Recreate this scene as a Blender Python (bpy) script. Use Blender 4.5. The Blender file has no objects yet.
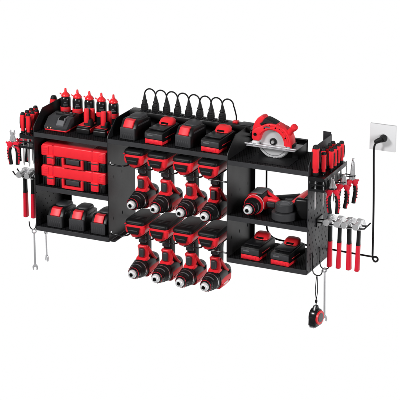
import bpy, bmesh, math, random
from mathutils import Vector, Matrix
R = math.radians
PI = math.pi
random.seed(4)
SC = bpy.context.scene
COL = SC.collection

# ------------------------------------------------------------------ camera
cam_d = bpy.data.cameras.new('camera')
cam = bpy.data.objects.new('camera', cam_d)
COL.objects.link(cam)
cam.location = (3.2946, -5.9146, 2.4074)
cam.rotation_euler = (PI / 2 - .3383, 0, .4365)
cam_d.sensor_width = 36
cam_d.lens = 2009.3551 / 400 * 36
cam_d.clip_end = 200
SC.camera = cam

# ------------------------------------------------------------------ white studio world
world = bpy.data.worlds.new('World')
SC.world = world
world.use_nodes = True
wn, wl = world.node_tree.nodes, world.node_tree.links
bg = wn['Background']
tc = wn.new('ShaderNodeTexCoord')
sep = wn.new('ShaderNodeSeparateXYZ')
wl.new(tc.outputs['Generated'], sep.inputs[0])
mr = wn.new('ShaderNodeMapRange')
mr.inputs['From Min'].default_value = 0.02
mr.inputs['From Max'].default_value = 0.30
mr.inputs['To Min'].default_value = 1.0
mr.inputs['To Max'].default_value = 0.34
wl.new(sep.outputs['Z'], mr.inputs['Value'])
my = wn.new('ShaderNodeMapRange')
my.inputs['From Min'].default_value = -0.15
my.inputs['From Max'].default_value = 0.30
my.inputs['To Min'].default_value = 0.22
my.inputs['To Max'].default_value = 1.0
wl.new(sep.outputs['Y'], my.inputs['Value'])
mm = wn.new('ShaderNodeMath')
mm.operation = 'MULTIPLY'
wl.new(mr.outputs['Result'], mm.inputs[0])
wl.new(my.outputs['Result'], mm.inputs[1])
wl.new(mm.outputs[0], bg.inputs['Strength'])
bg.inputs['Color'].default_value = (1, 1, 1, 1)


def lamp(name, loc, target, size, size_y, power):
    d = bpy.data.lights.new(name, 'AREA')
    d.shape = 'RECTANGLE'
    d.size, d.size_y, d.energy = size, size_y, power
    o = bpy.data.objects.new(name, d)
    COL.objects.link(o)
    o.location = loc
    o.rotation_euler = (Vector(target) - Vector(loc)).to_track_quat('-Z', 'Y').to_euler()
    return o


lamp('softbox_key', (-1.0, -2.7, 2.1), (.5, -.1, .15), 0.7, 0.7, 118)
lamp('softbox_side', (3.1, -1.6, 1.0), (.6, -.1, .15), .35, 1.2, 46)
SC.view_settings.view_transform = 'Standard'
SC.view_settings.look = 'None'
SC.view_settings.exposure = 0
SC.view_settings.gamma = 1


# ------------------------------------------------------------------ materials
def mat(name, col, rough=.5, metal=0, spec=.5, bump=0, bscale=300, var=.12, vscale=14, coat=0):
    m = bpy.data.materials.new(name)
    m.use_nodes = True
    n, l = m.node_tree.nodes, m.node_tree.links
    b = n['Principled BSDF']
    b.inputs['Metallic'].default_value = metal
    b.inputs['Specular IOR Level'].default_value = spec
    b.inputs['Coat Weight'].default_value = coat
    t = n.new('ShaderNodeTexCoord')
    nz = n.new('ShaderNodeTexNoise')
    nz.inputs['Scale'].default_value = vscale
    nz.inputs['Detail'].default_value = 4
    l.new(t.outputs['Object'], nz.inputs['Vector'])
    cr = n.new('ShaderNodeMapRange')
    cr.inputs['To Min'].default_value = 1 - var
    cr.inputs['To Max'].default_value = 1 + var
    l.new(nz.outputs['Fac'], cr.inputs['Value'])
    vm = n.new('ShaderNodeVectorMath')
    vm.operation = 'SCALE'
    vm.inputs[0].default_value = col
    l.new(cr.outputs['Result'], vm.inputs['Scale'])
    l.new(vm.outputs['Vector'], b.inputs['Base Color'])
    rr = n.new('ShaderNodeMapRange')
    rr.inputs['To Min'].default_value = max(.02, rough - .08)
    rr.inputs['To Max'].default_value = min(1, rough + .08)
    l.new(nz.outputs['Fac'], rr.inputs['Value'])
    l.new(rr.outputs['Result'], b.inputs['Roughness'])
    if bump:
        n2 = n.new('ShaderNodeTexNoise')
        n2.inputs['Scale'].default_value = bscale
        n2.inputs['Detail'].default_value = 2
        l.new(t.outputs['Object'], n2.inputs['Vector'])
        bp = n.new('ShaderNodeBump')
        bp.inputs['Strength'].default_value = bump
        bp.inputs['Distance'].default_value = .001
        l.new(n2.outputs['Fac'], bp.inputs['Height'])
        l.new(bp.outputs['Normal'], b.inputs['Normal'])
    return m


def perforate(m, ax1, ax2, p1, p2, r1, r2, lo=None, hi=None, zaxis='Z', stagger=True, hole=(.001, .001, .001)):
    """punched holes: rows of round or slotted holes in the sheet, laid out in the panel's own metres"""
    n, l = m.node_tree.nodes, m.node_tree.links
    b = n['Principled BSDF']
    t = n.new('ShaderNodeTexCoord')
    s = n.new('ShaderNodeSeparateXYZ')
    l.new(t.outputs['Object'], s.inputs[0])

    def mth(op, a, c=None):
        k = n.new('ShaderNodeMath')
        k.operation = op
        for i, v in enumerate((a, c)):
            if v is None:
                continue
            if isinstance(v, (int, float)):
                k.inputs[i].default_value = v
            else:
                l.new(v, k.inputs[i])
        return k.outputs[0]
    u = mth('DIVIDE', s.outputs[ax1], p1)
    v = mth('DIVIDE', s.outputs[ax2], p2)
    if stagger:
        odd = mth('MULTIPLY', mth('FLOOR', mth('MODULO', mth('ADD', mth('FLOOR', v), 100), 2)), .5)
        u = mth('ADD', u, odd)
    du = mth('DIVIDE', mth('MULTIPLY', mth('SUBTRACT', mth('FRACT', mth('ADD', u, 50)), .5), p1), r1)
    dv = mth('DIVIDE', mth('MULTIPLY', mth('SUBTRACT', mth('FRACT', mth('ADD', v, 50)), .5), p2), r2)
    d = mth('ADD', mth('MULTIPLY', du, du), mth('MULTIPLY', dv, dv))
    inside = mth('LESS_THAN', d, 1)
    if lo is not None:
        inside = mth('MULTIPLY', inside, mth('GREATER_THAN', s.outputs[zaxis], lo))
    if hi is not None:
        inside = mth('MULTIPLY', inside, mth('LESS_THAN', s.outputs[zaxis], hi))
    src = b.inputs['Base Color'].links[0].from_socket
    mx = n.new('ShaderNodeMix')
    mx.data_type = 'RGBA'
    l.new(inside, mx.inputs[0])
    l.new(src, mx.inputs[6])
    mx.inputs[7].default_value = (*hole, 1)
    l.new(mx.outputs[2], b.inputs['Base Color'])
    k = mth('MULTIPLY', mth('SUBTRACT', 1, inside), b.inputs['Specular IOR Level'].default_value)
    l.new(k, b.inputs['Specular IOR Level'])
    return m


M = {}
COAT = dict(rough=.40, spec=.32, bump=.25, bscale=900, var=.2)
M['coat'] = mat('black_powder_coat', (.011, .011, .012), **COAT)
M['coat_lit'] = mat('lit_black_powder_coat', (.038, .038, .041), **COAT)  # same black coat, lightened: light on shelf lips and flange is in the colour
M['shelf'] = perforate(mat('perforated_shelf_coat', (.007, .007, .008), rough=.6, spec=.14, bump=.25, bscale=900),
                       'X', 'Y', .0088, .0088, .0022, .0022, lo=-.0005, hi=.004, hole=(.002, .002, .002))
M['panel_perf'] = perforate(mat('lit_punched_panel_coat', (.026, .026, .029), **COAT), 'Y', 'Z', .026, .0180, .0021, .0044, lo=-.005, hi=.275)  # black coat with the light on the outer right panel mixed into its tone
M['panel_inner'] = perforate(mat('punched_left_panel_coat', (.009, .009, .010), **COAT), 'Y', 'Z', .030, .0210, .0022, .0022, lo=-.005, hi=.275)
M['slot_panel'] = perforate(mat('slotted_panel_coat', (.011, .011, .012), **COAT), 'Y', 'Z', .066, .150, .0024, .0065, lo=.01, hi=.32, stagger=False)
M['shelfdark'] = mat('matte_black_coat', (.010, .010, .011), rough=.62, spec=.12, bump=.2, bscale=900)
M['black'] = mat('black_plastic', (.006, .006, .0065), rough=.34, spec=.42, bump=.15, bscale=1500)
M['packblack'] = mat('matte_pack_plastic', (.006, .006, .0065), rough=.46, spec=.22, bump=.2, bscale=1200)
M['rubber'] = mat('black_rubber', (.006, .006, .0065), rough=.55, spec=.28, bump=.3, bscale=1200)
M['gloss'] = mat('glossy_black_plastic', (.008, .008, .009), rough=.22, spec=.5)
M['grey'] = mat('dark_grey_plastic', (.038, .038, .041), rough=.42, spec=.4, bump=.2, bscale=1200)
M['midgrey'] = mat('mid_grey_plastic', (.12, .12, .128), rough=.5, spec=.4)
M['red'] = mat('red_plastic', (.82, .022, .034), rough=.40, spec=.28, bump=.12, bscale=700, var=.10, vscale=40)
M['deepred'] = mat('deep_red_rubber', (.72, .010, .034), rough=.5, spec=.35, bump=.12, bscale=900, var=.08)
M['redgloss'] = mat('glossy_red_plastic', (.82, .022, .030), rough=.28, spec=.5, var=.04)
M['chrome'] = mat('chrome_steel', (.90, .90, .91), rough=.2, metal=.78, var=.06)
M['tool'] = mat('drop_forged_steel', (.78, .78, .80), rough=.26, metal=.7, var=.15, bump=.1, bscale=400)
M['satin'] = mat('satin_aluminium', (.52, .52, .54), rough=.5, metal=.6, var=.08)
M['steel'] = mat('brushed_steel', (.62, .62, .64), rough=.34, metal=1, var=.12, bump=.1, bscale=500)
M['blade'] = mat('blade_steel', (.80, .80, .81), rough=.36, metal=.55, var=.05)
M['nickel'] = mat('bright_nickel', (.88, .88, .89), rough=.38, metal=.35, var=.04)
M['white'] = mat('white_plastic', (.70, .70, .71), rough=.35, var=.02)
M['print'] = mat('white_print', (.75, .75, .75), rough=.6, var=.05)
M['dark'] = mat('dark_recess', (.003, .003, .003), rough=.8, spec=.1)
M['amber'] = mat('amber_indicator', (.9, .45, .25), rough=.3)


# ------------------------------------------------------------------ mesh builder
class B:
    def __init__(s, Mx=None):
        s.bm = bmesh.new()
        s.M = Mx or Matrix.Identity(4)

    def _x(s, verts, Mx=None):
        T = s.M @ Mx if Mx else s.M
        for v in verts:
            v.co = T @ v.co

    def box(s, x0, x1, y0, y1, z0, z1, bev=.0, seg=2, Mx=None):
        r = bmesh.ops.create_cube(s.bm, size=1)
        vs = r['verts']
        for v in vs:
            v.co = Vector(((x0 + x1) / 2 + v.co.x * (x1 - x0), (y0 + y1) / 2 + v.co.y * (y1 - y0), (z0 + z1) / 2 + v.co.z * (z1 - z0)))
        if bev:
            es = list({e for v in vs for e in v.link_edges})
            q = bmesh.ops.bevel(s.bm, geom=es, offset=bev, segments=seg, profile=.5, affect='EDGES')
            vs = q['verts']
        s._x(vs, Mx)
        return s

    def rings(s, rings, caps=True, closed=True, Mx=None):
        R_ = [[s.bm.verts.new(p) for p in r] for r in rings]
        n = len(R_[0])
        for a, b in zip(R_[:-1], R_[1:]):
            for i in range(n if closed else n - 1):
                j = (i + 1) % n
                try:
                    s.bm.faces.new((a[i], a[j], b[j], b[i]))
                except ValueError:
                    pass
        if caps and closed:
            s.bm.faces.new(list(reversed(R_[0])))
            s.bm.faces.new(R_[-1])
        s._x([v for r in R_ for v in r], Mx)
        return s

    def loft(s, secs, n=28, pw=4, Mx=None):
        """secs: (z, cx, cy, hx, hy) superellipse sections stacked along z"""
        rs = []
        for q in secs:
            z, cx, cy, hx, hy = q[:5]
            p = q[5] if len(q) > 5 else pw
            rs.append([(cx + hx * abs(math.cos(t)) ** (2 / p) * (1 if math.cos(t) >= 0 else -1),
                        cy + hy * abs(math.sin(t)) ** (2 / p) * (1 if math.sin(t) >= 0 else -1), z)
                       for t in (2 * PI * i / n + .0001 for i in range(n))])
        return s.rings(rs, Mx=Mx)

    def lathe(s, prof, n=28, Mx=None):
        """prof: (r, z) around z"""
        return s.rings([[(r * math.cos(2 * PI * i / n), r * math.sin(2 * PI * i / n), z) for i in range(n)] for r, z in prof], Mx=Mx)

    def shell(s, prof, a0, a1, th, n=18, Mx=None):
        """part of a lathed skin between two angles, with a thickness"""
        rs = []
        for r, z in prof:
            o = [(r * math.cos(a0 + (a1 - a0) * i / n), r * math.sin(a0 + (a1 - a0) * i / n), z) for i in range(n + 1)]
            k = [((r - th) * math.cos(a0 + (a1 - a0) * i / n), (r - th) * math.sin(a0 + (a1 - a0) * i / n), z) for i in range(n, -1, -1)]
            rs.append(o + k)
        return s.rings(rs, Mx=Mx)

    def tube(s, pts, r, n=10, smooth=0, radii=None):
        P = [Vector(p) for p in pts]
        for _ in range(smooth):
            Q = [P[0]]
            for a, b in zip(P[:-1], P[1:]):
                Q += [a.lerp(b, .25), a.lerp(b, .75)]
            P = Q + [P[-1]]
        rs = []
        up = None
        for i, p in enumerate(P):
            d = (P[min(i + 1, len(P) - 1)] - P[max(i - 1, 0)]).normalized()
            if up is None:
                up = Vector((0, 0, 1)) if abs(d.z) < .9 else Vector((1, 0, 0))
            a = d.cross(up).normalized()
            up = a.cross(d).normalized()
            rr = r if radii is None else radii[0] + (radii[-1] - radii[0]) * i / (len(P) - 1)
            rs.append([p + (a * math.cos(t) + up * math.sin(t)) * rr for t in (2 * PI * k / n for k in range(n))])
        return s.rings([[tuple(v) for v in q] for q in rs])

    def prism(s, pts, axis, a, b, bev=0, Mx=None):
        """outline in the plane across axis, extruded from a to b"""
        def P(p, w):
            return {'Y': (p[0], w, p[1]), 'X': (w, p[0], p[1]), 'Z': (p[0], p[1], w)}[axis]
        va = [s.bm.verts.new(P(p, a)) for p in pts]
        vb = [s.bm.verts.new(P(p, b)) for p in pts]
        n = len(pts)
        fs = [s.bm.faces.new(va), s.bm.faces.new(list(reversed(vb)))]
        for i in range(n):
            j = (i + 1) % n
            fs.append(s.bm.faces.new((va[j], va[i], vb[i], vb[j])))
        vs = va + vb
        bmesh.ops.recalc_face_normals(s.bm, faces=fs)
        if bev:
            es = list(set(fs[0].edges) | set(fs[1].edges))
            q = bmesh.ops.bevel(s.bm, geom=es, offset=bev, segments=2, profile=.5, affect='EDGES', clamp_overlap=True)
            vs = list({v for f in s.bm.faces for v in f.verts if v in set(q['verts'])} | {v for v in vs if v.is_valid})
        s._x(vs, Mx)
        return s

    def build(s, name, m, parent=None, ang=38, loc=(0, 0, 0)):
        bmesh.ops.recalc_face_normals(s.bm, faces=s.bm.faces[:])
        me = bpy.data.meshes.new(name)
        s.bm.to_mesh(me)
        s.bm.free()
        me.materials.append(M[m] if isinstance(m, str) else m)
        for p in me.polygons:
            p.use_smooth = True
        me.set_sharp_from_angle(angle=R(ang))
        o = bpy.data.objects.new(name, me)
        COL.objects.link(o)
        o.location = loc
        if parent:
            o.parent = parent
        return o


def sm(pts, n=2, k=.22):
    for _ in range(n):
        q = []
        for i, a in enumerate(pts):
            b = pts[(i + 1) % len(pts)]
            q += [(a[0] + (b[0] - a[0]) * k, a[1] + (b[1] - a[1]) * k), (b[0] + (a[0] - b[0]) * k, b[1] + (a[1] - b[1]) * k)]
        pts = q
    return pts


def T(x=0, y=0, z=0):
    return Matrix.Translation((x, y, z))


def RX(a):
    return Matrix.Rotation(R(a), 4, 'X')


def RY(a):
    return Matrix.Rotation(R(a), 4, 'Y')


def RZ(a):
    return Matrix.Rotation(R(a), 4, 'Z')


FWD = RX(90)      # z of the builder -> -y of the thing


def thing(name, label, cat, loc=(0, 0, 0), rot=(0, 0, 0), group=None):
    o = bpy.data.objects.new(name, None)
    o.empty_display_size = .02
    COL.objects.link(o)
    o.location = loc
    o.rotation_euler = rot
    o['label'] = label
    o['category'] = cat
    if group:
        o['group'] = group
    return o


def kids(o):
    return [c for c in bpy.data.objects if c.parent == o]


def dup(root, label, loc, rot=None):
    r = root.copy()
    COL.objects.link(r)
    r.location = loc
    if rot is not None:
        r.rotation_euler = rot
    r['label'] = label
    for c in kids(root):
        k = c.copy()
        COL.objects.link(k)
        k.parent = r
        for g in kids(c):
            h = g.copy()
            COL.objects.link(h)
            h.parent = k
    return r


ORD = ['leftmost', 'second', 'third', 'fourth', 'fifth', 'sixth', 'seventh', 'rightmost']

# ================================================================== THE RACK
X0, X1, X2, X3 = 0, .2846, .7278, 1.0146
ZT, ZM, ZC, ZB = .342, .150, .356, -.0144
PT = .0026
rack = thing('tool_rack', 'black steel wall rack with three joined bays of shelves holding all the tools', 'tool rack', (0, 0, ZB))
OFF = T(0, 0, -ZB)


def side(x, m, flange, fx, ears=False):
    b = B(OFF)
    out = [(-.2, ZB), (-.0, ZB), (0, .412), (-.135, .412), (-.196, .366), (-.2, .356)]
    b.prism(out, 'X', x - PT / 2, x + PT / 2)
    if flange:      # folded edge on the wall
        b.box(min(x + PT / 2, x + fx), max(x + PT / 2, x + fx) if fx > 0 else x - PT / 2, -.0024, 0, ZB, .42 if ears else .41)
    return b.build('side_panel', m, rack)


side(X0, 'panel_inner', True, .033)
side(X1, 'slot_panel', False, 0)
side(X2, 'slot_panel', True, .0140)
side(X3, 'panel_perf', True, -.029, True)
b = B(OFF)
b.box(X1 + .003, X1 + .020, -.195, -.004, ZB, ZB + .002)
b.build('foot_flange', 'coat_lit', rack)


def shelf(x0, x1, z, back=.0, lip=.0158):
    o = B()
    o.box(x0 + .0016, x1 - .0016, -.1985, -.0029, -.0024, 0)
    o = o.build('shelf', 'shelf', rack, loc=(0, 0, z - ZB))
    f = B()
    f.box(x0 + .0014, x1 - .0014, -.2012, -.1988, -lip, .0004, .0005, 1)
    f.build('front_lip', 'coat_lit', o)
    if back:
        k = B()
        k.box(x0 + .0014, x1 - .0014, -.0028, -.0008, -.0030, back)
        k.build('back_lip', 'coat', o)
    return o


for z in (ZT, ZM, 0):
    shelf(X0, X1, z, .03 if z == ZT else .0)
    shelf(X2, X3, z)
shelf(X1, X2, ZC, .054)

# power strip on the top of the middle bay
ps = B(OFF)
ps.box(X1 + .004, X2 + .014, -.046, -.0035, .392, .415, .003)
ps = ps.build('power_strip', 'black', rack)
bb = B(OFF)
for i in range(8):
    x = .338 + i * .0416
    bb.lathe([(.0, .4152), (.0155, .4152), (.0155, .4172), (.013, .418), (0, .418)], 24, T(x, -.024, 0))
    bb.box(x + .009, x + .021, -.030, -.016, .4152, .4195, .0012)
bb.build('socket_row', 'gloss', ps)
bb = B(OFF)
bb.box(.671, .690, -.034, -.018, .4152, .4235, .002)
bb.build('switch', 'redgloss', ps)
bb = B(OFF)
bb.box(.700, .7415, -.041, -.006, .4152, .4178, .001)
bb.build('end_cap', 'grey', ps)

# hanger wires of the middle bay
for zz in (.2620, .0120):
    rail = B(OFF)
    rail.tube([(X1 + .003, -.008, zz), (X2 - .003, -.008, zz)], .0028)
    rail.build('cross_rail', 'coat', rack)
    wires = [[(X1 + .004, -.188, zz), (.333, -.191, zz), (.345, -.178, zz), (.345, -.010, zz)]]
    for i in range(3):
        a = .398 + i * .0911
        wires.append([(a, -.010, zz + .004), (a, -.181, zz + .004), (a - .004, -.1865, zz + .002), (a - .016, -.190, zz), (a + .030, -.191, zz), (a + .042, -.178, zz), (a + .042, -.010, zz)])
    a = .398 + 3 * .0911
    wires.append([(a, -.010, zz + .004), (a, -.181, zz + .004), (a - .004, -.1865, zz + .002), (a - .016, -.190, zz), (X2 - .004, -.190, zz)])
    for w in wires:
        h = B(OFF)
        h.tube(w, .0029, 10)
        h.build('hanger_wire', 'gloss', rack)

# screw heads on the panels
for (x, y, z) in ((X1 + .0015, -.188, .268), (X1 + .0015, -.188, .018)):
    h = B(OFF)
    h.lathe([(0, 0), (.0042, 0), (.0038, .0016), (0, .002)], 16, T(x, y, z) @ RY(90))
    h.build('screw_head', 'chrome', rack)
for z in (.397, .375):
    h = B(OFF)
    h.tube([(X2 + .002, -.030, z), (X2 + .018, -.034, z), (X2 + .019, -.038, z + .006)], .0028)
    h.build('peg', 'gloss', rack)


# screwdriver holders on both ends
def holder(sg, x):
    h = B(OFF)

    def bx(a, c, y0, y1, z0, z1, bev=.0006):
        p, q = sorted((x + sg * a, x + sg * c))
        h.box(p, q, y0, y1, z0, z1, bev, 1)
    bx(.0018, .058, -.198, -.004, .3235, .3262)
    bx(.0560, .0584, -.198, -.004, .3135, .3285)
    bx(.0018, .0560, -.1995, -.1975, .3135, .3262)
    bx(.0018, .058, -.198, -.004, .2800, .2822)
    bx(.0560, .0584, -.198, -.004, .2790, .2880)
    bx(.0018, .0560, -.1998, -.1976, .2780, .2870)
    bx(.0018, .0560, -.1998, -.1976, .2990, .3040)
    for y in (-.1988, -.006):
        bx(.0555, .0580, y - .001, y + .001, .2885, .3130)
        bx(.0020, .0045, y - .001, y + .001, .2885, .3130)
    return h.build('screwdriver_holder', 'gloss', rack)


holder(1, X3)
holder(-1, X0)


# bars that carry the hammers
def bars(sg, x, L):
    for y in (-.116, -.086):
        h = B(OFF)
        h.tube([(x + sg * .002, y, .142), (x + sg * (L - .022), y, .142), (x + sg * (L - .010), y, .144), (x + sg * L, y, .156)], .0026)
        h.build('hammer_bar', 'gloss', rack)
    h = B(OFF)
    p, q = sorted((x + sg * .0015, x + sg * .0055))
    h.box(p, q, -.128, -.074, .128, .158, .001)
    h.build('bar_mount', 'gloss', rack)


bars(1, X3, .176)
bars(-1, X0, .138)

PLR = ((1.080, -.163), (1.084, -.088), (1.090, -.016))
PLL = ((-.068, -.192), (-.064, -.132))
for (px, py) in PLR + PLL:
    sg = 1 if px > .5 else -1
    x = X3 if sg > 0 else X0
    h = B(OFF)
    h.tube([(x + sg * .058, py - .010, .284), (px + sg * .012, py - .010, .284), (px + sg * .018, py, .285), (px + sg * .012, py + .010, .284), (x + sg * .058, py + .010, .284)], .0018, 8, 1)
    h.build('plier_loop', 'gloss', rack)


# ================================================================== CORDLESS DRILLS
def make_drill(label, group, bs=0):
    t = thing('cordless_drill', label, 'cordless drill', group=group)
    # chuck
    c = B(FWD)
    c.lathe([(.0, .074), (.0228, .074), (.0232, .080), (.0215, .0885), (.0195, .0925), (.0165, .097), (.0, .097)])
    for i in range(16):
        c.box(-.0010, .0010, .0200, .0234, .0790, .0870, .0004, 1, Mx=RZ(i * 22.5))
    c = c.build('chuck', 'black', t)
    k = B(FWD)
    k.lathe([(.0, .0972), (.0152, .0972), (.0148, .1005), (.0128, .1075), (.0105, .1092), (.0065, .1092), (.0062, .1010), (0, .1010)])
    k.build('chuck_nose', 'nickel', c)
    k = B(FWD)
    k.lathe([(.0, .0912), (.0206, .0912), (.0202, .0922), (.0, .0922)])
    k.build('chuck_ring', 'deepred', c)
    k = B(FWD)
    k.lathe([(0, .1011), (.0060, .1011), (.0052, .1100), (0, .1110)], 12)
    for i in range(3):
        k.box(.0006, .0050, -.0013, .0013, .1020, .1150, .0003, 1, Mx=RZ(i * 120 + 20))
    k.build('jaw', 'dark', c)
    # clutch and gear case
    g = B(FWD)
    g.lathe([(.0, .050), (.0280, .050), (.0286, .053), (.0280, .061), (.0258, .065), (.0248, .0730), (.0236, .0762), (0, .0762)], 36)
    for i in range(24):
        g.box(-.0009, .0009, .0262, .0289, .0545, .0600, .0004, 1, Mx=RZ(i * 15))
    g = g.build('clutch_collar', 'rubber', t)
    k = B(FWD)
    k.shell([(.0259, .0660), (.0254, .0705)], R(40), R(130), .002)
    k.build('torque_scale', 'midgrey', g)
    k = B(FWD)
    k.lathe([(0, .046), (.0285, .046), (.0285, .0498), (0, .0498)], 36)
    k.build('collar_ring', 'steel', g)
    # motor housing
    h = B(FWD)
    h.loft([(.0458, 0, 0, .0275, .0285, 2.3), (.040, 0, 0, .0295, .031, 2.4), (.0, 0, 0, .0295, .032, 2.6), (-.040, 0, 0, .0290, .031, 2.6), (-.062, 0, 0, .0270, .029, 2.5), (-.072, 0, 0, .022, .024, 2.4), (-.075, 0, 0, .015, .017, 2.2)], 36)
    h = h.build('motor_housing', 'black', t)
    k = B(FWD)
    # red side shells wrap the flank and belly of the housing
    for sg in (1, -1):
        k.loft([(.026, sg * .0125, -.0115, .0180, .0210, 3), (-.005, sg * .0125, -.0115, .0190, .0222, 3), (-.042, sg * .0122, -.0115, .0184, .0212, 3), (-.058, sg * .0115, -.0110, .0170, .0190, 3)], 28)
    k.build('side_shell', 'red', h)
    for j in range(4):
        k = B()
        k.box(.0270, .0296 - j * .0003, .034 + j * .0050, .0362 + j * .0050, -.001, .014, .0004, 1)
        k.build('vent', 'dark', h)
    k = B(FWD)
    k.loft([(.0340, 0, 0, .0302, .0318, 2.4), (.0318, 0, 0, .0302, .0322, 2.5)], 36)
    k.build('housing_seam', 'dark', h)
    for (yy, zz) in ((-.018, -.018), (.036, -.020), (.010, -.004)):
        k = B()
        k.lathe([(0, 0), (.0023, 0), (.0020, .0010), (0, .0010)], 12, T(.0308 if zz < -.01 else .0292, yy, zz) @ RY(90))
        k.build('housing_screw', 'dark', h)
    k = B()
    k.box(.0312, .0322, -.008, .024, -.0200, -.0150, .0004, 1)
    k.build('name_strip', 'print', h)
    k = B()
    k.lathe([(0, 0), (.0175, 0), (.0160, .0040), (0, .0055)], 24, T(0, .0740, 0) @ RX(-90))
    k.build('rear_cap', 'grey', h)
    # handle (towards +z, the battery end)
    h = B()
    h.loft([(.026, 0, .006, .017, .028), (.040, 0, .006, .0165, .024), (.070, 0, .008 + bs * .4, .0165, .022), (.100, 0, .006 + bs * .8, .0170, .022), (.122, 0, .004 + bs, .0185, .026)], 28, 3)
    h = h.build('handle', 'rubber', t)
    k = B()
    k.loft([(.024, 0, -.012, .0205, .026), (.032, 0, -.014, .0205, .024), (.038, 0, -.006, .0190, .014), (.050, 0, -.008, .0185, .011), (.066, 0, -.010, .0180, .012), (.074, 0, -.013, .0172, .013), (.078, 0, -.013, .0160, .011)], 28, 3.4)
    for sg in (1, -1):
        k.tube([(sg * .0165, -.010, .070), (sg * .0185, .006, .050), (sg * .0215, .024, .026), (sg * .0235, .038, .014)], .006, 10, 2)
    k = k.build('grip_shell', 'red', h)
    k = B()
    k.box(-.0092, .0092, -.0325, -.015, .0385, .0695, .0032, 3)
    k.build('trigger', 'grey', h)
    k = B()
    k.lathe([(0, -.0215), (.0048, -.0215), (.0048, .0215), (0, .0215)], 14, T(0, -.002, .037) @ RY(90))
    k.build('direction_button', 'dark', h)
    k = B()
    k.box(-.0130, .0130, -.0235 + bs * .8, -.0100 + bs * .8, .088, .117, .003, 3)
    k.build('front_pad', 'grey', h)
    # foot and battery
    FT = T(0, bs, 0)
    f = B(FT)
    f.loft([(.121, 0, -.024, .0140, .040), (.125, 0, -.025, .0165, .048), (.137, 0, -.022, .0255, .057), (.152, 0, -.017, .0345, .0645), (.158, 0, -.016, .0370, .066), (.171, 0, -.016, .0375, .066), (.1725, 0, -.016, .0370, .0655)], 40, 6)
    f = f.build('foot', 'red', t)
    for sg in (1, -1):
        k = B(FT)
        k.lathe([(0, -.017), (.0055, -.015), (.0085, -.008), (.0090, .008), (0, .010)], 20, T(sg * .0275, -.0735, .1560))
        k.build('corner_bumper', 'red', f)
    k = B(FT)
    k.prism([(-.0200, .1400), (.0150, .1400), (.0215, .1640), (-.0290, .1640)], 'Y', -.0865, -.060, .002)
    k.build('battery_latch', 'black', f)
    k = B(FT)
    k.box(-.0200, .0130, -.0878, -.0856, .1500, .1540, .001, 1)
    k.build('latch_lip', 'grey', f)
    k = B(FT)
    k.lathe([(0, 0), (.0022, 0), (.0022, .003), (0, .003)], 12, T(0, -.0700, .1260) @ RX(90))
    k.build('screw', 'dark', f)
    p = B(FT)
    p.loft([(.1730, 0, -.016, .0350, .0645), (.1732, 0, -.016, .0372, .068), (.1805, 0, -.016, .0376, .0685), (.1850, 0, -.0155, .0362, .066), (.1885, 0, -.014, .0325, .061)], 44, 8)
    p = p.build('battery', 'packblack', t)
    k = B(FT)
    k.box(-.0376, .0376, -.0824, .050, .1722, .1738)
    k.build('battery_seam', 'deepred', p)
    k = B(FT)
    k.box(-.020, .020, -.0852, -.083, .1765, .1780, .0005, 1)
    k.build('battery_stripe', 'grey', p)
    for j in range(3):
        k = B(FT)
        k.box(-.0250, .0250, -.060 + j * .012, -.0575 + j * .012, .1872, .1896, .0008, 1)
        k.build('battery_ridge', 'rubber', p)
    return t


DX = [.3775 + i * .0908 for i in range(4)]
proto = None
for row, (z, rn) in enumerate(((.137, 'upper'), (-.113, 'lower'))):
    for i, x in enumerate(DX):
        lab = f'{("leftmost", "second from left", "third from left", "rightmost")[i]} black and red cordless drill hanging in {rn} row of the middle bay'
        if proto is None:
            proto = make_drill(lab, 'cordless drills hanging in the middle bay')
            proto.location = (x, -.112, z)
        else:
            c = dup(proto, lab, (x + random.uniform(-.001, .001), -.112 + random.uniform(-.003, .002), z),
                    (R(random.uniform(-.8, .8)), R(random.uniform(-.6, .6)), R(random.uniform(-1.6, 1.6))))
            for k in kids(c):
                if k.name.startswith('chuck'):
                    k.rotation_euler = (0, random.uniform(0, 2), 0)
d = make_drill('black and red cordless drill lying on its side on the middle right shelf', None, .045)
d.location = (.7990, -.100, .1800)
d.rotation_euler = (0, R(88), R(2))
b = B()
b.box(-.0365, .0365, -.0470, -.020, .1440, .1935, .009, 4)
b.build('battery_cover', 'black', d)
b = B()
b.box(-.0335, -.0270, -.0150, .0420, -.0230, .0180, .003, 3)
b.build('top_panel', 'midgrey', d)
b = B(FWD)
b.lathe([(.0270, .034), (.0320, .034), (.0332, .037), (.0332, .050), (.0315, .053), (.0270, .053), (.0270, .034)], 40)
b = b.build('front_ring', 'red', d)
k = B(FWD)
k.lathe([(.0325, .0390), (.0337, .0390), (.0337, .0425), (.0325, .0425), (.0325, .0390)], 40)
k.build('ring_stripe', 'print', b)


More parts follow.
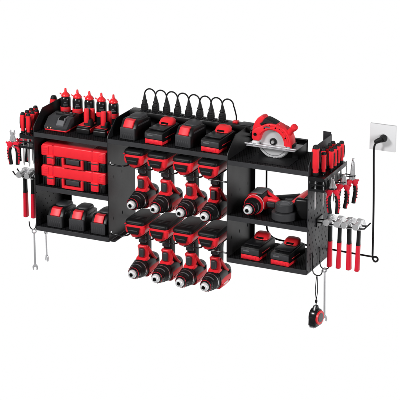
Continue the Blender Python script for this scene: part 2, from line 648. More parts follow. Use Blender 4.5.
# ================================================================== BATTERIES
def make_slide_battery(label, group):
    """upright pack, red release button towards the front; origin at the front bottom middle, body runs +y"""
    t = thing('slide_battery', label, 'battery', group=group)
    b = B()
    b.prism([(0, .0), (0, .030), (.004, .040), (.018, .0625), (.026, .0655), (.080, .0640), (.104, .0540), (.108, .0)], 'X', -.031, .031, .005)
    b.build('case', 'black', t)
    b = B()
    b.box(-.0285, .0285, -.0035, .0045, .001, .041, .0022, 2)
    for j in range(6):
        b.box(-.0215 + j * .0078, -.0180 + j * .0078, -.0048, -.0020, .006, .026, .0008, 1)
    b.build('front_grille', 'grey', t)
    b = B()
    b.prism([(.0010, .0405), (-.0010, .0440), (.0125, .0645), (.0260, .0672), (.0300, .0650), (.0080, .0405)], 'X', -.0180, .0180, .0018)
    r = b.build('release_button', 'red', t)
    b = B()
    b.loft([(.030, 0, .071, .0255, .030), (.062, 0, .071, .0255, .030), (.0690, 0, .072, .0230, .026), (.0715, 0, .073, .0180, .020)], 32, 4)
    b.build('rear_hump', 'grey', t)
    for sg in (1, -1):
        b = B()
        b.box(sg * .0310 - .0013, sg * .0310 + .0013, .018, .090, .046, .052, .001, 1)
        b.build('side_rail', 'grey', t)
    return t


def make_flat_battery(label, group):
    t = thing('flat_battery', label, 'battery', group=group)
    b = B()
    b.prism([(.0, .014), (-.001, .0370), (.003, .0415), (.112, .0480), (.120, .0440), (.122, .012), (.118, .010), (.004, .010)], 'X', -.0345, .0345, .0028)
    b.build('case', 'black', t)
    b = B()
    b.box(-.0335, .0335, -.0028, .0030, .0190, .0375, .0022, 2)
    b.build('front_plate', 'grey', t)
    b = B()
    b.box(-.0335, .0335, -.0012, .0600, .0002, .0165, .0022, 2)
    b.box(-.0280, .0220, -.0035, .0020, .0030, .0145, .0022, 2)
    q_ = b.build('base', 'red', t)
    for j in range(4):
        b = B()
        b.box(-.0220 + j * .0105, -.0145 + j * .0105, -.0040, -.0030, .0060, .0115, .0004, 1)
        b.build('base_rib', 'deepred', q_)
    b = B()
    b.box(-.0240, -.0020, -.0034, -.0022, .0280, .0325, .0004, 1)
    b.build('rating_strip', 'midgrey', t)
    for sg in (1, -1):
        b = B()
        b.box(sg * .0345 - .0010, sg * .0345 + .0010, .020, .080, .0215, .0240, .0006, 1)
        b.build('side_stripe', 'red', t)
    b = B()
    b.box(-.030, .030, .018, .115, .0440, .0490, .002, 2)
    b.build('slide_rail', 'gloss', t)
    # the red loop-shaped release tab
    b = B()
    b.loft([(.0480, 0, .092, .0270, .0220, 3), (.0520, 0, .094, .0270, .0210, 3), (.0610, 0, .099, .0250, .0165, 3), (.0650, 0, .101, .0205, .0125, 3)], 36)
    r = b.build('release_tab', 'redgloss', t)
    b = B()
    b.box(-.0130, .0130, .0720, .0780, .0485, .0560, .0015, 2)
    b.build('tab_recess', 'dark', r)
    return t


g1 = 'upright batteries with red buttons'
sb = make_slide_battery('leftmost upright battery with red button on the bottom left shelf', g1)
sb.location = (.066, -.186, .0006)
dup(sb, 'middle upright battery with red button on the bottom left shelf', (.150, -.184, .0006), (0, 0, R(2)))
dup(sb, 'rightmost upright battery with red button on the bottom left shelf', (.236, -.186, .0006), (0, 0, R(-1)))
dup(sb, 'leftmost battery on the top middle shelf, upright with a red button', (.3510, -.180, ZC + .0006), (0, 0, R(-4)))
dup(sb, 'third battery from left on the top middle shelf, upright with a red button', (.5560, -.178, ZC + .0006), (0, 0, R(-4)))
g2 = 'flat batteries with red bases and loop tabs'
fb = make_flat_battery('left flat battery with red base and tab on the bottom right shelf', g2)
fb.location = (.8060, -.188, .0006)
fb.rotation_euler = (0, 0, R(-3))
dup(fb, 'right flat battery with red base and tab on the bottom right shelf', (.9160, -.194, .0006), (0, 0, R(-4)))
dup(fb, 'second battery from left on the top middle shelf, flat with red base and tab', (.4530, -.190, ZC + .0006), (0, 0, R(-4)))
dup(fb, 'rightmost battery on the top middle shelf, flat with red base and tab', (.6590, -.188, ZC + .0006), (0, 0, R(-4)))


# ================================================================== CASES
def make_case(label):
    t = thing('tool_case', label, 'tool case', group='red tool cases stacked on the left shelf')
    W, Hh, D0 = .1240, .0735, .078
    b = B()
    b.box(-W, W, -D0, D0, .0330, Hh, .0045, 3)
    for sg in (-1, 1):
        p, q = sorted((sg * (W + .001), sg * (W - .028)))
        b.box(p, q, -D0 - .003, D0, .0340, Hh - .0045, .0032, 2)
    b.box(-.078, .066, -D0 + .018, D0 - .02, Hh - .001, Hh + .0004, .0003, 1)
    lid = b.build('lid', 'red', t)
    for x in (-.083, -.079, .068, .072):
        k = B()
        k.box(x - .0008, x + .0008, -D0 - .0006, D0 - .01, .0335, Hh + .0005, .0003, 1)
        k.build('lid_groove', 'deepred', lid)
    for sg in (-1, 1):
        for j in range(3):
            k = B()
            x = sg * (W - .014)
            k.box(x - .009, x + .009, -D0 - .0038, -D0 - .002, .0440 + j * .0075, .0458 + j * .0075, .0005, 1)
            k.build('corner_rib', 'deepred', lid)
    b = B()
    b.box(-W + .002, W - .002, -D0 + .001, D0 - .001, .0003, .0326, .003, 2)
    b.box(-.052, .052, -D0 - .003, -D0 + .02, .002, .036, .002, 2)
    for x in (-.118, -.108, -.066, -.058, .060, .105, .115):
        b.box(x - .0025, x + .0025, -D0 - .0015, -D0 + .01, .003, .030, .001, 1)
    b.build('base', 'black', t)
    for x in (-.088, .084):
        k = B()
        k.box(x - .0135, x + .0135, -D0 - .0085, -D0 + .002, .0060, .0390, .0018, 2)
        k = k.build('latch', 'red', t)
        q = B()
        q.box(x - .0140, x + .0140, -D0 - .0095, -D0 - .004, .0285, .0325, .0008, 1)
        q.build('latch_pin', 'grey', k)
        q = B()
        q.box(x - .0085, x + .0085, -D0 - .0092, -D0 - .008, .0100, .0240, .0005, 1)
        q.build('latch_face', 'deepred', k)
    k = B()
    k.prism([(-.041, -.007), (.041, -.007), (.041, .026), (.033, .026), (.033, .0025), (-.033, .0025), (-.033, .026), (-.041, .026)], 'Y', -D0 - .0125, -D0 - .0035, .0015, T(0, 0, .0100))
    k = k.build('handle', 'red', t)
    q = B()
    q.box(-.026, .026, -D0 - .0085, -D0 - .0032, .0160, .0330, .002, 2)
    q.build('handle_pad', 'grey', k)
    return t


c0 = make_case('lower of the two red tool cases stacked on the middle left shelf')
c0.location = (.1440, -.108, ZM + .0006)
dup(c0, 'upper of the two red tool cases stacked under the top left shelf', (.1445, -.106, ZM + .0006 + .0743))


# ================================================================== BOTTLES
def make_bottle(label):
    t = thing('squeeze_bottle', label, 'bottle', group='black bottles with red nozzle caps')
    b = B()
    b.lathe([(0, 0), (.0165, 0), (.0180, .002), (.0180, .018), (.0178, .0182), (.0178, .078), (.0170, .084), (.0135, .0890), (.0, .0890)], 32)
    b.build('bottle_body', 'gloss', t)
    b = B()
    b.lathe([(0, .0891), (.0145, .0891), (.0150, .0905), (.0146, .0940), (.0120, .0985), (.0070, .1030), (.0046, .1070), (.0036, .1165), (.0026, .1180), (0, .1182)], 28)
    for i in range(18):
        b.box(-.0007, .0007, .0143, .0155, .0900, .0940, .0003, 1, Mx=RZ(i * 20))
    b.tube([(-.013, 0, .0935), (-.020, 0, .0950), (-.0225, -.001, .0985)], .0020, 8, 1)
    b.build('nozzle_cap', 'redgloss', t)
    b = B()
    b.shell([(.0183, .036), (.0185, .0365), (.0185, .0525), (.0183, .053)], R(185), R(385), .0005, 24)
    b.build('label_band', 'red', t)
    b = B()
    for (z0, z1, a0, a1) in ((.0605, .0630, 268, 322), (.0645, .0655, 272, 312), (.0425, .0440, 262, 330), (.0460, .0468, 275, 318), (.0690, .0715, 280, 306)):
        b.shell([(.0187, z0), (.0187, z1)], R(a0), R(a1), .0009, 10)
    b.build('label_print', 'midgrey', t)
    return t


b0 = None
for i in range(5):
    lab = f'{("leftmost", "second from left", "third from left", "fourth from left", "rightmost")[i]} black squeeze bottle with red nozzle cap on the top left shelf'
    p = (.0370 + i * .0468, -.036, ZT + .0003)
    if b0 is None:
        b0 = make_bottle(lab)
        b0.location = p
    else:
        dup(b0, lab, p, (0, 0, R((0, 4, -5, 6, -3)[i])))

# ================================================================== CHARGER
t = thing('battery_charger', 'grey battery charger with red base and two indicator lights on the top left shelf', 'battery charger', (.0640, -.1100, ZT + .0003))
b = B()
b.box(-.0420, .0440, -.0550, .0400, .0004, .0085, .004, 3)
b.build('base', 'red', t)
b = B()
pr_ = [(-.0560, .0070), (-.0570, .0150), (-.0480, .0210), (-.0240, .0420), (.0300, .0465), (.0400, .0440), (.0420, .0070)]
b.prism(pr_, 'X', -.0440, .0460, .0045)
b = b.build('housing', 'grey', t)
k = B()
k.box(-.0260, .0430, -.0020, .0300, .0410, .0495, .003)
k.build('dock', 'gloss', b)
k = B()
k.prism([(-.0500, .017), (-.0290, .0380), (-.0080, .0410), (-.0080, .0455), (-.0330, .0445), (-.0530, .0240)], 'X', .0020, .0300, .003)
k.build('dock_cup', 'midgrey', b)
k = B()
k.prism([(-.0370, .035), (-.0290, .0430), (-.0120, .0445), (-.0120, .0468), (-.0310, .0463), (-.0400, .0385)], 'X', .0060, .0260, .001)
k.build('dock_slot', 'dark', b)
k = B()
for x in (-.027, -.015):
    k.lathe([(0, 0), (.0024, 0), (.0020, .0012), (0, .0016)], 14, T(x, -.0576, .0125) @ RX(80))
k.build('indicator_light', 'amber', b)


# ================================================================== POST BATTERIES (two small packs with red posts)
def make_post(label):
    t = thing('post_battery', label, 'battery', group='small batteries with red posts')
    b = B()
    b.box(-.0240, .0260, -.0300, .0360, .0003, .0200, .004, 3)
    b.box(-.0215, .0235, -.0270, .0340, .0190, .0260, .003, 2)
    b.build('base', 'black', t)
    b = B()
    b.box(.0268, .0282, -.0200, .0300, .0050, .0200, .0004, 1)
    b.box(-.0200, .0240, -.0200, .0300, .0262, .0278, .0006, 1)
    b.build('base_stripe', 'red', t)
    b = B()
    b.loft([(.024, .010, .002, .0155, .0200, 3), (.046, .011, .002, .0140, .0180, 3), (.050, .011, .002, .0125, .0155, 3)], 24)
    b.build('collar', 'rubber', t)
    b = B()
    b.lathe([(0, .0385), (.0088, .0385), (.0092, .042), (.0092, .083), (.0080, .0865), (0, .088)], 20, T(.0085, -.012, 0))
    b.lathe([(0, .0385), (.0078, .0385), (.0082, .042), (.0082, .080), (.0070, .083), (0, .0845)], 20, T(.0200, .010, 0))
    b.build('post', 'red', t)
    b = B()
    b.box(.0050, .0150, -.0030, .0150, .0480, .0800, .002)
    b.build('post_spine', 'rubber', t)
    return t


p0 = make_post('left small black battery with red posts beside the charger')
p0.location = (.1620, -.122, ZT + .0003)
dup(p0, 'right small black battery with red posts on the top left shelf', (.2290, -.126, ZT + .0003))


# ================================================================== PLUGS
def make_plug(label):
    t = thing('power_plug', label, 'power plug', group='black plugs standing in the power strip')
    b = B()
    b.loft([(.0005, 0, 0, .0118, .0090, 3), (.008, 0, 0, .0130, .0095, 3), (.017, 0, 0, .0118, .0085, 3), (.027, 0, 0, .0075, .0064, 2.5), (.030, 0, 0, .0098, .0084, 2.3), (.037, 0, 0, .0058, .0056, 2.2), (.046, 0, 0, .0044, .0044, 2), (.054, 0, 0, .0032, .0032, 2)], 22)
    b.build('plug_body', 'rubber', t)
    b = B()
    for k in range(3):
        b.box(-.0086, .0086, -.0101 + .001 * k, -.0080 + .001 * k, .007 + k * .0055, .010 + k * .0055, .0006, 1)
    b.build('grip_rib', 'gloss', t)
    b = B()
    pts = []
    for k in range(15):
        a = PI - PI * k / 14
        pts.append((.0208 + .0208 * math.cos(a), .0, .054 + .0215 * math.sin(a)))
    pts = [(0, 0, .050)] + pts + [(.0422, .005, .046), (.0424, .014, .028), (.0420, .0225, .012), (.0420, .0232, -.012)]
    b.tube(pts, .0025, 9)
    b.build('cord', 'rubber', t)
    return t


q0 = None
for i in range(8):
    lab = f'{ORD[i]} black plug with looping cord in the power strip' if i in (0, 7) else f'{ORD[i]} black plug with looping cord from the left end of the power strip'
    p = (.338 + i * .0416, -.024, .4182)
    if q0 is None:
        q0 = make_plug(lab)
        q0.location = p
    else:
        dup(q0, lab, p)

# ================================================================== CIRCULAR SAW
t = thing('circular_saw', 'red circular saw with silver blade standing in its cradle on the top right shelf', 'circular saw', (.8560, -.1150, ZT + .0015))
CZ = .0560


def arc(r, a0, a1, n, cx=0, cz=CZ):
    return [(cx + r * math.cos(R(a0 + (a1 - a0) * i / n)), cz + r * math.sin(R(a0 + (a1 - a0) * i / n))) for i in range(n + 1)]


g = B()
# upper guard: a broad red shell that covers the top half of the blade
out = arc(.0690, -12, 50, 12) + arc(.0650, 60, 124, 10) + [(-.0560, .1010), (-.0700, .0880), (-.0715, .0660), (-.0660, .0570), (-.0450, .0570)]
inn = arc(.0430, 168, -6, 20)
g.prism(out + inn, 'Y', -.020, .024, .004)
g = g.build('blade_guard', 'red', t)
k = B()
k.prism(arc(.0630, 8, 118, 18) + arc(.0580, 118, 8, 18), 'Y', -.0222, -.0195, .0006)
k.prism(arc(.0500, 20, 150, 18) + arc(.0475, 150, 20, 18), 'Y', -.0222, -.0195, .0006)
k.build('guard_rib', 'redgloss', g)
k = B()
for a in (25, 75, 118):
    x, z = .0545 * math.cos(R(a)), CZ + .0545 * math.sin(R(a))
    k.lathe([(0, 0), (.0026, 0), (.0022, .0018), (0, .0018)], 12, T(x, -.0199, z) @ RX(90))
k.lathe([(0, 0), (.0052, 0), (.0052, .003), (0, .003)], 18, T(-.0580, -.0199, .0790) @ RX(90))
k.build('guard_screw', 'dark', g)
for a in (32, 46, 60, 96, 108):
    k = B()
    x, z = .0600 * math.cos(R(a)), CZ + .0600 * math.sin(R(a))
    k.box(-.0012, .0012, -.0030, .0030, -.0008, .0008, .0003, 1, Mx=T(x, -.0206, z) @ RY(-a))
    k.build('guard_notch', 'dark', g)
k = B()
k.box(-.0260, -.0060, -.0208, -.0195, .0490 + CZ, .0545 + CZ, .0004, 1)
k.build('maker_plate', 'midgrey', g)
# rear handle
k = B()
k.prism(sm([(-.0740, .0860), (-.0650, .1160), (-.0500, .1370), (-.0370, .1415), (-.0280, .1350), (-.0310, .1240), (-.0420, .1160), (-.0400, .1080), (-.0260, .1010), (-.0180, .0940), (-.0560, .0840)], 2), 'Y', -.012, .022, .0035)
k = k.build('rear_handle', 'red', t)
q = B()
q.prism(sm([(-.0440, .1160), (-.0400, .1180), (-.0330, .1250), (-.0300, .1330), (-.0220, .1345), (.0040, .1250), (.0180, .1170), (.0170, .1090), (.0060, .1085), (-.0080, .1150), (-.0230, .1190), (-.0300, .1140), (-.0400, .1090)], 2), 'Y', -.0150, .0230, .003)
q.build('handle_grip', 'rubber', k)
k = B()
k.prism([(.0050, .1110), (.0150, .1130), (.0260, .1100), (.0400, .1040), (.0480, .0980), (.0300, .0980), (.0080, .1040)], 'Y', -.010, .022, .003)
k.build('handle_bridge', 'red', t)
# front knob
k = B()
k.loft([(-.030, 0, 0, .0120, .0110), (-.010, 0, 0, .0100, .0095), (.006, 0, 0, .0080, .0080), (.012, 0, 0, .0100, .0100), (.019, 0, 0, .0105, .0105), (.0225, 0, 0, .0094, .0094), (.0240, 0, 0, .0070, .0070)], 32, 2.1, Matrix.Translation((.0640, -.0060, .1030)) @ RZ(-20) @ RY(44) @ Matrix.Scale(1.12, 4))
k.build('front_knob', 'red', t)
# motor behind the guard
k = B()
k.lathe([(0, 0), (.026, 0), (.026, .045), (.022, .050), (0, .050)], 28, T(.0, .0245, .066) @ RX(-90))
k.build('motor', 'black', t)
# blade
k = B()
teeth = []
for i in range(36):
    a = 360 / 36 * i
    teeth += [(.0605 * math.cos(R(a)), .0605 * math.sin(R(a))), (.0600 * math.cos(R(a + 5)), .0600 * math.sin(R(a + 5))), (.0590 * math.cos(R(a + 6.2)), .0590 * math.sin(R(a + 6.2)))]
k.prism([(x, z + CZ + .0050) for x, z in teeth], 'Y', -.0020, .0)
bl = k.build('saw_blade', 'blade', t, 20)
k = B()
k.prism(arc(.0490, -170, -15, 20) + arc(.0472, -15, -170, 20), 'Y', -.0026, -.0021)
k.build('blade_groove', 'midgrey', bl)
k = B()
k.lathe([(0, 0), (.0125, 0), (.0120, .004), (.0070, .0045), (.0, .0045)], 24, T(0, -.0022, CZ) @ RX(90))
k.build('arbor_flange', 'rubber', bl)
k = B()
k.lathe([(0, 0), (.0062, 0), (.0055, .0045), (0, .005)], 6, T(0, -.0068, CZ) @ RX(90))
k.build('arbor_bolt', 'chrome', bl)
# lower guard, silver
k = B()
k.prism(arc(.0600, -178, -14, 24) + arc(.0505, -14, -178, 24), 'Y', .0030, .0090, .001)
k.build('lower_guard', 'blade', t)
# shoe
k = B()
k.box(-.0860, .0860, -.0300, -.0060, .0385, .0415, .0008, 1)
k.box(-.0860, .0860, .0120, .0480, .0385, .0415, .0008, 1)
k.box(-.0860, -.0640, -.0060, .0120, .0385, .0415)
k.box(.0640, .0860, -.0060, .0120, .0385, .0415)
k = k.build('shoe', 'satin', t)
q = B()
q.tube([(-.0930, -.0230, .0452), (.0900, -.0230, .0452)], .0026, 12)
q.lathe([(0, 0), (.0050, 0), (.0050, .008), (0, .008)], 14, T(-.060, -.0210, .0415))
q.lathe([(0, 0), (.0060, 0), (.0060, .010), (0, .010)], 14, T(.0600, -.0180, .0415))
q.build('guide_rod', 'satin', k)
q = B()
q.box(-.0690, -.0480, -.0220, -.0040, .0418, .0560, .003)
q.build('shoe_bracket', 'white', k)
q = B()
q.box(.0500, .0700, -.0100, .0300, .0418, .0560, .003)
q.build('tilt_lock', 'rubber', k)

t = thing('saw_cradle', 'low black sheet metal cradle under the red circular saw', 'cradle', (.8640, -.0950, ZT + .0002))
b = B()
b.box(-.0720, .0720, -.0830, .0830, 0, .0012)
b.build('base_plate', 'shelfdark', t)
b = B()
b.box(-.0720, .0720, .0815, .0832, .0012, .0440, .0004, 1)
b.box(-.0720, .0720, .0700, .0832, .0440, .0456, .0004, 1)
b.build('back_plate', 'coat', t)
for x in (-.060, .060):
    b = B()
    b.box(x - .010, x + .010, .0000, .0800, .0012, .0360, .001)
    b.build('support', 'coat', t)

# ================================================================== TAPE ROLLS
for (x, y, z, r, h, lab) in ((.9120, -.1500, ZM + .0005, .0420, .0270, 'wide black tape roll lying under a smaller roll on the middle right shelf'),
                             (.9120, -.1500, ZM + .0280, .0310, .0260, 'smaller black tape roll stacked on the wide roll on the middle right shelf')):
    t = thing('tape_roll', lab, 'tape roll', (x, y, z), group='black tape rolls stacked on the middle right shelf')
    b = B()
    b.lathe([(r * .55, .0005), (r - .003, 0), (r, .003), (r, h - .003), (r - .003, h), (r * .62, h - .0004), (r * .62, .002), (r * .55, .0005)], 48)
    b.build('tape_winding', 'grey', t)
    b = B()
    b.lathe([(0, .002), (r * .60, .002), (r * .60, h + .0002), (r * .56, h + .0002), (r * .54, h - .002), (0, h - .002)], 40)
    b.build('core', 'midgrey', t)  # core rim kept flush and grey to paint the ring highlight on top


# ================================================================== SCREWDRIVERS
def make_driver(label, sc=1.0, shaft=.118, group='screwdrivers standing in the end holders'):
    t = thing('screwdriver', label, 'screwdriver', group=group)
    b = B(Matrix.Scale(sc, 4))
    b.loft([(.004, 0, 0, .0062, .0062, 2.2), (.010, 0, 0, .0078, .0078, 2.4), (.016, 0, 0, .0070, .0070, 2.4), (.022, 0, 0, .0095, .0095, 3), (.042, 0, 0, .0108, .0108, 3.2), (.062, 0, 0, .0104, .0104, 3.2), (.076, 0, 0, .0094, .0094, 3)], 24)
    b.build('handle', 'red', t)
    b = B(Matrix.Scale(sc, 4))
    b.lathe([(0, .0762), (.0092, .0762), (.0088, .0810), (.0066, .0845), (0, .0855)], 22)
    for i in (26, 206):
        b.loft([(.020, .0088, 0, .0026, .0050, 2), (.042, .0100, 0, .0032, .0072, 2), (.066, .0092, 0, .0030, .0066, 2), (.0725, .0078, 0, .0018, .0040, 2)], 12, Mx=RZ(i + 0))
    b.lathe([(0, -.001), (.0070, -.001), (.0084, .002), (.0084, .0075), (.0060, .0105), (0, .0105)], 20)
    b.build('handle_grip', 'rubber', t)
    b = B()
    b.lathe([(0, -shaft), (.0012, -shaft), (.0024, -shaft + .010), (.0026, -shaft + .012), (.0026, .004), (0, .004)], 12)
    b.build('shaft', 'chrome', t)
    return t


ZD = .3285
sd = make_driver('front screwdriver in the outer row of the left end holder, red and black handle', sc=.86)
sd.location = (-.0510, -.184, ZD)
sp = ['second', 'third', 'fourth']
for i in range(1, 4):
    dup(sd, f'{sp[i-1]} screwdriver from the front in the outer row of the left end holder', (-.050, -.184 + .029 * i, ZD), (0, 0, R(3 * i)))
for i in range(3):
    dup(sd, f'{("front", "second", "third")[i]} screwdriver in the inner row of the left end holder, against the panel', (-.027, -.188 + .029 * i, ZD), (0, 0, R(6 - 4 * i)))
for i in range(4):
    dup(sd, f'{("front", "second", "third", "rearmost")[i]} screwdriver in the outer row of the right end holder', (1.0590, -.112 + .030 * i, ZD), (0, 0, R(5 * i - 8)))
for i in range(4):
    dup(sd, f'{("front", "second", "third", "rearmost")[i]} small screwdriver in the inner row of the right end holder, beside the panel', (1.0340, -.120 + .028 * i, ZD), (0, 0, R(4 - 6 * i)))
bg1 = make_driver('biggest screwdriver, broad red and black handle at the front of the right end holder', sc=1.2, shaft=.118)
bg1.location = (1.0330, -.184, ZD)
sdr = dup(sd, 'screwdriver just right of the biggest one in the right end holder', (1.0500, -.158, ZD), (0, 0, R(8)))
dup(bg1, 'large screwdriver with black cap at the rear of the left end holder', (-.0220, -.016, ZD - .010), (0, 0, R(-6)))


# ================================================================== PLIERS
def make_pliers(label, nose=.050, spread=1.0, group='pliers hanging jaws up beside the end holders'):
    """jaws point +z, pivot at origin; flat in the xz plane"""
    t = thing('pliers', label, 'pliers', group=group)
    for sg in (1, -1):
        b = B()
        b.prism([(0, -.006), (sg * .0110, -.004), (sg * .0125, .006), (sg * .0085, .020), (sg * .0040, nose), (sg * .0006, nose + .001), (sg * .0004, .0)], 'Y', -.0045 if sg > 0 else -.0038, .0038 if sg > 0 else .0045, .001)
        b.build('jaw', 'chrome', t)
        b = B()
        h = [(sg * .006, 0, -.006), (sg * .0135 * spread, 0, -.016), (sg * .0185 * spread, 0, -.034), (sg * .0175 * spread, 0, -.060), (sg * .0140 * spread, 0, -.088)]
        b.tube(h, .0052, 14, 2, radii=(.0078, .0072))
        b.loft([(-.018, sg * .0135, 0, .0100, .0080), (-.008, sg * .0120, 0, .0130, .0088), (-.001, sg * .0090, 0, .0095, .0075)], 20, 3)
        b.tube([(sg * .014, 0, -.010), (sg * .0235, 0, -.007), (sg * .0270, 0, -.002)], .004, 8)
        hd = b.build('handle', 'deepred', t)
        b = B()
        b.tube([(sg * (.0135 * spread - .0026), -.0016, -.024), (sg * (.0185 * spread - .0030), -.0018, -.038), (sg * (.0175 * spread - .0022), -.0016, -.060), (sg * (.0140 * spread - .0006), 0, -.084), (sg * (.0132 * spread), 0, -.092)], .0070, 14, 2, radii=(.0062, .0080))
        for j in range(4):
            b.box(-.0080, .0080, -.0074, .0074, -.0016, .0016, .0014, 3, Mx=T(sg * .0178 * spread, 0, -.034 - j * .011) @ RY(sg * 28))
        b.build('grip', 'rubber', hd)
    b = B()
    b.lathe([(0, -.0058), (.0052, -.0058), (.0052, .0058), (0, .0058)], 18, T(0, 0, .001) @ RX(90))
    b.build('pivot', 'steel', t)
    return t


pl = make_pliers('front pliers with blunt silver jaws hanging beside the right end holder', .036)
pl.location = (PLR[0][0] + .006, PLR[0][1], .2830)
pl.rotation_euler = (R(-3), R(-3), R(12))
pl.scale = (.90, .90, .90)
dup(pl, 'middle pliers with silver jaws hanging beside the right end holder', (PLR[1][0] + .010, PLR[1][1], .2780), (0, R(4), R(25)))
dup(pl, 'front pliers with red and black handles hanging outside the left end holder', (-.086, -.196, .2960), (0, R(-2), R(12)))
dup(pl, 'rear pliers with red and black handles hanging outside the left end holder', (-.078, -.136, .2900), (0, R(3), R(20)))
nn = make_pliers('rear needle nose pliers with long pointed jaws beside the right end holder', .080)
nn.location = (PLR[2][0] + .006, PLR[2][1], .2720)
nn.rotation_euler = (0, R(3), R(45))
nn.scale = (.90, .90, .90)


# ================================================================== HAMMERS
def make_hammer(label):
    """handle hangs along -z from the head at the origin; the head lies along y"""
    t = thing('claw_hammer', label, 'hammer', group='hammers hanging from the end bars')
    b = B()
    b.lathe([(0, 0), (.0100, 0), (.0112, .002), (.0112, .009), (.0075, .013), (.0075, .022), (.0095, .026), (.0095, .040), (0, .040)], 24, T(0, -.050, .0040) @ RX(-90))
    for sg in (1, -1):
        b.prism([(-.012, -.006), (.004, -.006), (.020, -.004), (.034, -.010), (.044, -.020), (.042, -.010), (.032, .004), (.016, .012), (-.012, .013)], 'X', sg * .0012, sg * .0088, .0012)
    b.loft([(-.018, 0, -.004, .0085, .0115), (.016, 0, -.004, .0085, .0115)], 20, 4)
    b.build('head', 'chrome', t)
    b = B()
    b.loft([(-.073, 0, -.004, .0066, .0098), (-.060, 0, -.004, .0060, .0092), (-.018, 0, -.004, .0058, .0090)], 20, 3)
    b.build('handle', 'rubber', t)
    b = B()
    b.loft([(-.1640, 0, -.004, .0068, .0098), (-.162, 0, -.004, .0080, .0115), (-.150, 0, -.004, .0076, .0112), (-.100, 0, -.004, .0068, .0102), (-.0732, 0, -.004, .0070, .0102)], 20, 3)
    b.build('grip', 'deepred', t)
    return t


hm = make_hammer('hammer nearest the rack on the right end bars, silver head and red grip')
hm.location = (1.0575, -.100, .1530)
for i, lab in ((1, 'second hammer from the rack on the right end bars'), (2, 'third hammer from the rack on the right end bars'), (3, 'outermost hammer on the right end bars, farthest from the rack')):
    dup(hm, lab, (1.0575 + .0335 * i, -.100, .1530), (0, R((0, .8, -.5, 1.2)[i]), R((0, 6, -5, 4)[i])))
dup(hm, 'outermost hammer on the left end bars, red grip fully in view', (-.0955, -.100, .1530))
dup(hm, 'hammer close to the left panel, its red grip partly hidden', (-.0650, -.100, .1530), (0, 0, R(3)))


# ================================================================== WRENCHES AND HOOKS
def make_wrench(label, L):
    """combination wrench, ring end up at the origin, open end down; flat in xz"""
    t = thing('combination_wrench', label, 'wrench', group='silver wrenches hanging on the rack')
    b = B()
    ring = [(.0085 * math.cos(2 * PI * i / 24), .0085 * math.sin(2 * PI * i / 24)) for i in range(24)]
    rs = []
    for (r, y) in ((.0088, -.002), (.0088, .002), (.0052, .002), (.0052, -.002), (.0088, -.002)):
        rs.append([(r * math.cos(2 * PI * i / 24), y, r * math.sin(2 * PI * i / 24)) for i in range(24)])
    b.rings(rs, caps=False)
    b.prism([(-.0030, -.0075), (.0030, -.0075), (.0036, -L + .018), (-.0036, -L + .018)], 'Y', -.0016, .0016, .0005)
    b.prism([(-.0036, -L + .020), (.0036, -L + .020), (.0095, -L + .012), (.0100, -L + .001), (.0060, -L - .004), (.0040, -L - .002), (.0045, -L + .006), (.0, -L + .010), (-.0045, -L + .006), (-.0055, -L - .003), (-.0085, -L - .001), (-.0095, -L + .010)], 'Y', -.0024, .0024, .0006)
    b.build('wrench_body', 'tool', t)
    return t


def hook(label, pts, loc):
    t = thing('wire_hook', label, 'hook', loc, group='black wire hooks under the side panels')
    b = B()
    b.tube(pts, .0019, 10, 2)
    b.build('hook_wire', 'gloss', t)
    return t


HK = [(.001, 0, .030), (.003, 0, .024), (.003, 0, -.022), (.005, 0, -.038), (.016, 0, -.046), (.030, 0, -.044), (.037, 0, -.034), (.037, 0, -.024)]
hook('front wire hook under the right panel, carrying the tape measure', HK, (X3 + .002, -.1600, .018))
hook('rear wire hook under the right panel, carrying a wrench', HK, (X3 + .002, -.0950, .018))
hook('wire hook curling out below the left panel', [(.0, 0, .010), (-.002, 0, .0), (-.004, 0, -.010), (-.012, 0, -.018), (-.022, 0, -.016), (-.028, 0, -.006), (-.029, 0, .010)], (-.002, -.1960, 0))
hook('small wire hook beneath the bottom left shelf', [(0, 0, 0), (.0, 0, -.010), (.004, 0, -.015), (.009, 0, -.011), (.009, 0, -.006)], (.0260, -.190, -.003))
w = make_wrench('long silver wrench hanging from the rear hook of the right panel', .182)
w.location = (X3 + .0230, -.0955, -.0310)
w.rotation_euler = (0, R(-1), R(50))
w = make_wrench('longer silver wrench hanging beside the left panel', .142)
w.location = (-.0120, -.1960, -.0230)
w.rotation_euler = (0, R(0), R(30))
w = make_wrench('short silver wrench hanging beneath the bottom left shelf', .102)
w.location = (.0310, -.190, -.0230)
w.rotation_euler = (0, R(-2), R(-30))
w = make_wrench('wrench standing open end up beside the left pliers', .052)
w.location = (-.0980, -.1700, .2730)
w.rotation_euler = (R(0), R(176), R(10))

# ================================================================== TAPE MEASURE
TMS = Matrix.Scale(.84, 4)
t = thing('tape_measure', 'black and red tape measure hanging on a lanyard below the right panel', 'tape measure', (1.0350, -.1600, -.2060), (0, 0, R(-8)))
b = B(TMS)
prof = [(.030 * math.cos(R(a)), .0400 + .034 * math.sin(R(a))) for a in range(-25, 206, 11)]
prof += [(-.030, .008), (-.024, .001), (.020, .001), (.030, .006)]
prof = prof[::-1]
b.prism([(y, z) for y, z in prof], 'X', -.019, .016, .005)
b.prism([(-.016, .068), (.014, .066), (.006, .086), (-.006, .086)], 'X', -.010, .008, .003)
body = b.build('case', 'gloss', t)
b = B(TMS)
b.lathe([(0, 0), (.0285, 0), (.0290, .002), (.0290, .005), (.0270, .007), (0, .007)], 36, T(.0145, 0, .0380) @ RY(90))
b = b.build('side_ring', 'redgloss', body)
b = B(TMS)
b.lathe([(0, 0), (.0195, 0), (.0185, .002), (0, .003)], 32, T(.0216, 0, .0380) @ RY(90))
b.build('side_badge', 'midgrey', body)
b = B(TMS)
b.box(-.014, .009, -.029, .020, -.0012, .0020, .001)
b.build('belt_plate', 'chrome', t)
b = B(TMS)
b.box(-.0150, .0090, -.0322, -.0280, .0200, .0460, .003)
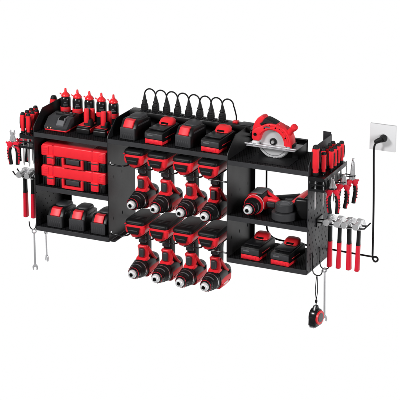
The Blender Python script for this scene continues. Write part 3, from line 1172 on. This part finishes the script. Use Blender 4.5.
b.build('front_grip', 'rubber', t)
b = B()
z0 = .0715
b.tube([(0, 0, z0), (.0, 0, z0 + .010)], .0016, 8)
b.lathe([(0, 0), (.0030, .001), (.0042, .006), (.0040, .012), (0, .014)], 14, T(0, 0, z0 + .008))
pts = [(0, 0, z0 + .020), (-.0050, 0, z0 + .050), (-.0035, .002, z0 + .085), (.0000, .002, z0 + .1120), (.0040, -.002, z0 + .085), (.0045, 0, z0 + .050), (0, 0, z0 + .020)]
b.tube(pts, .0013, 8, 2)
b.build('lanyard', 'rubber', t)

# ================================================================== WALL OUTLET AND MAIN CORD
t = thing('wall_outlet', 'square white wall outlet to the right of the rack', 'outlet', (1.1955, 0, .3825))
b = B()
b.box(-.0445, .0445, -.0085, 0, 0, .0890, .0008, 2)
b.build('cover_plate', 'white', t)
b = B()
b.lathe([(0, 0), (.0170, 0), (.0165, .0010), (0, .0010)], 36, T(.003, -.0085, .0445) @ RX(90))
b.build('socket_face', 'white', t)
t = thing('main_power_cord', 'thick black power cord running from the white outlet down and behind the rack', 'power cord', (1.2000, -.010, .4270))
b = B()
b.lathe([(0, 0), (.0125, 0), (.0130, .004), (.0115, .010), (.0100, .016), (.0090, .022), (0, .024)], 24, T(0, 0, 0) @ RX(90))
b.lathe([(0, -.010), (.0075, -.009), (.0088, 0), (.0078, .012), (.0056, .019), (0, .021)], 20, T(-.005, -.022, -.001) @ RZ(10) @ RY(-118))
b.build('plug', 'rubber', t)
b = B()
pts = [(-.006, -.022, -.002), (-.017, -.022, -.010), (-.0240, -.024, -.024), (-.0262, -.018, -.060), (-.0262, -.006, -.2000), (-.0262, .0, -.360), (-.0262, .0, -.408)]
b.tube(pts, .0034, 12, 2)
b.tube([(-.0262, 0, -.406), (-.026, 0, -.424), (-.018, 0, -.436), (-.006, 0, -.428), (-.010, 0, -.416), (-.024, 0, -.418)], .0032, 10, 2)
b.tube([(-.024, 0, -.418), (-.100, .0, -.4170), (-.2000, .003, -.4160), (-.330, .004, -.415), (-.385, .004, -.412), (-.408, .004, -.392), (-.4135, .004, -.360), (-.4140, .004, -.250), (-.4150, .004, -.090), (-.425, .004, -.020), (-.460, .004, -.012)], .0030, 12, 2)
b.build('cable', 'rubber', t)
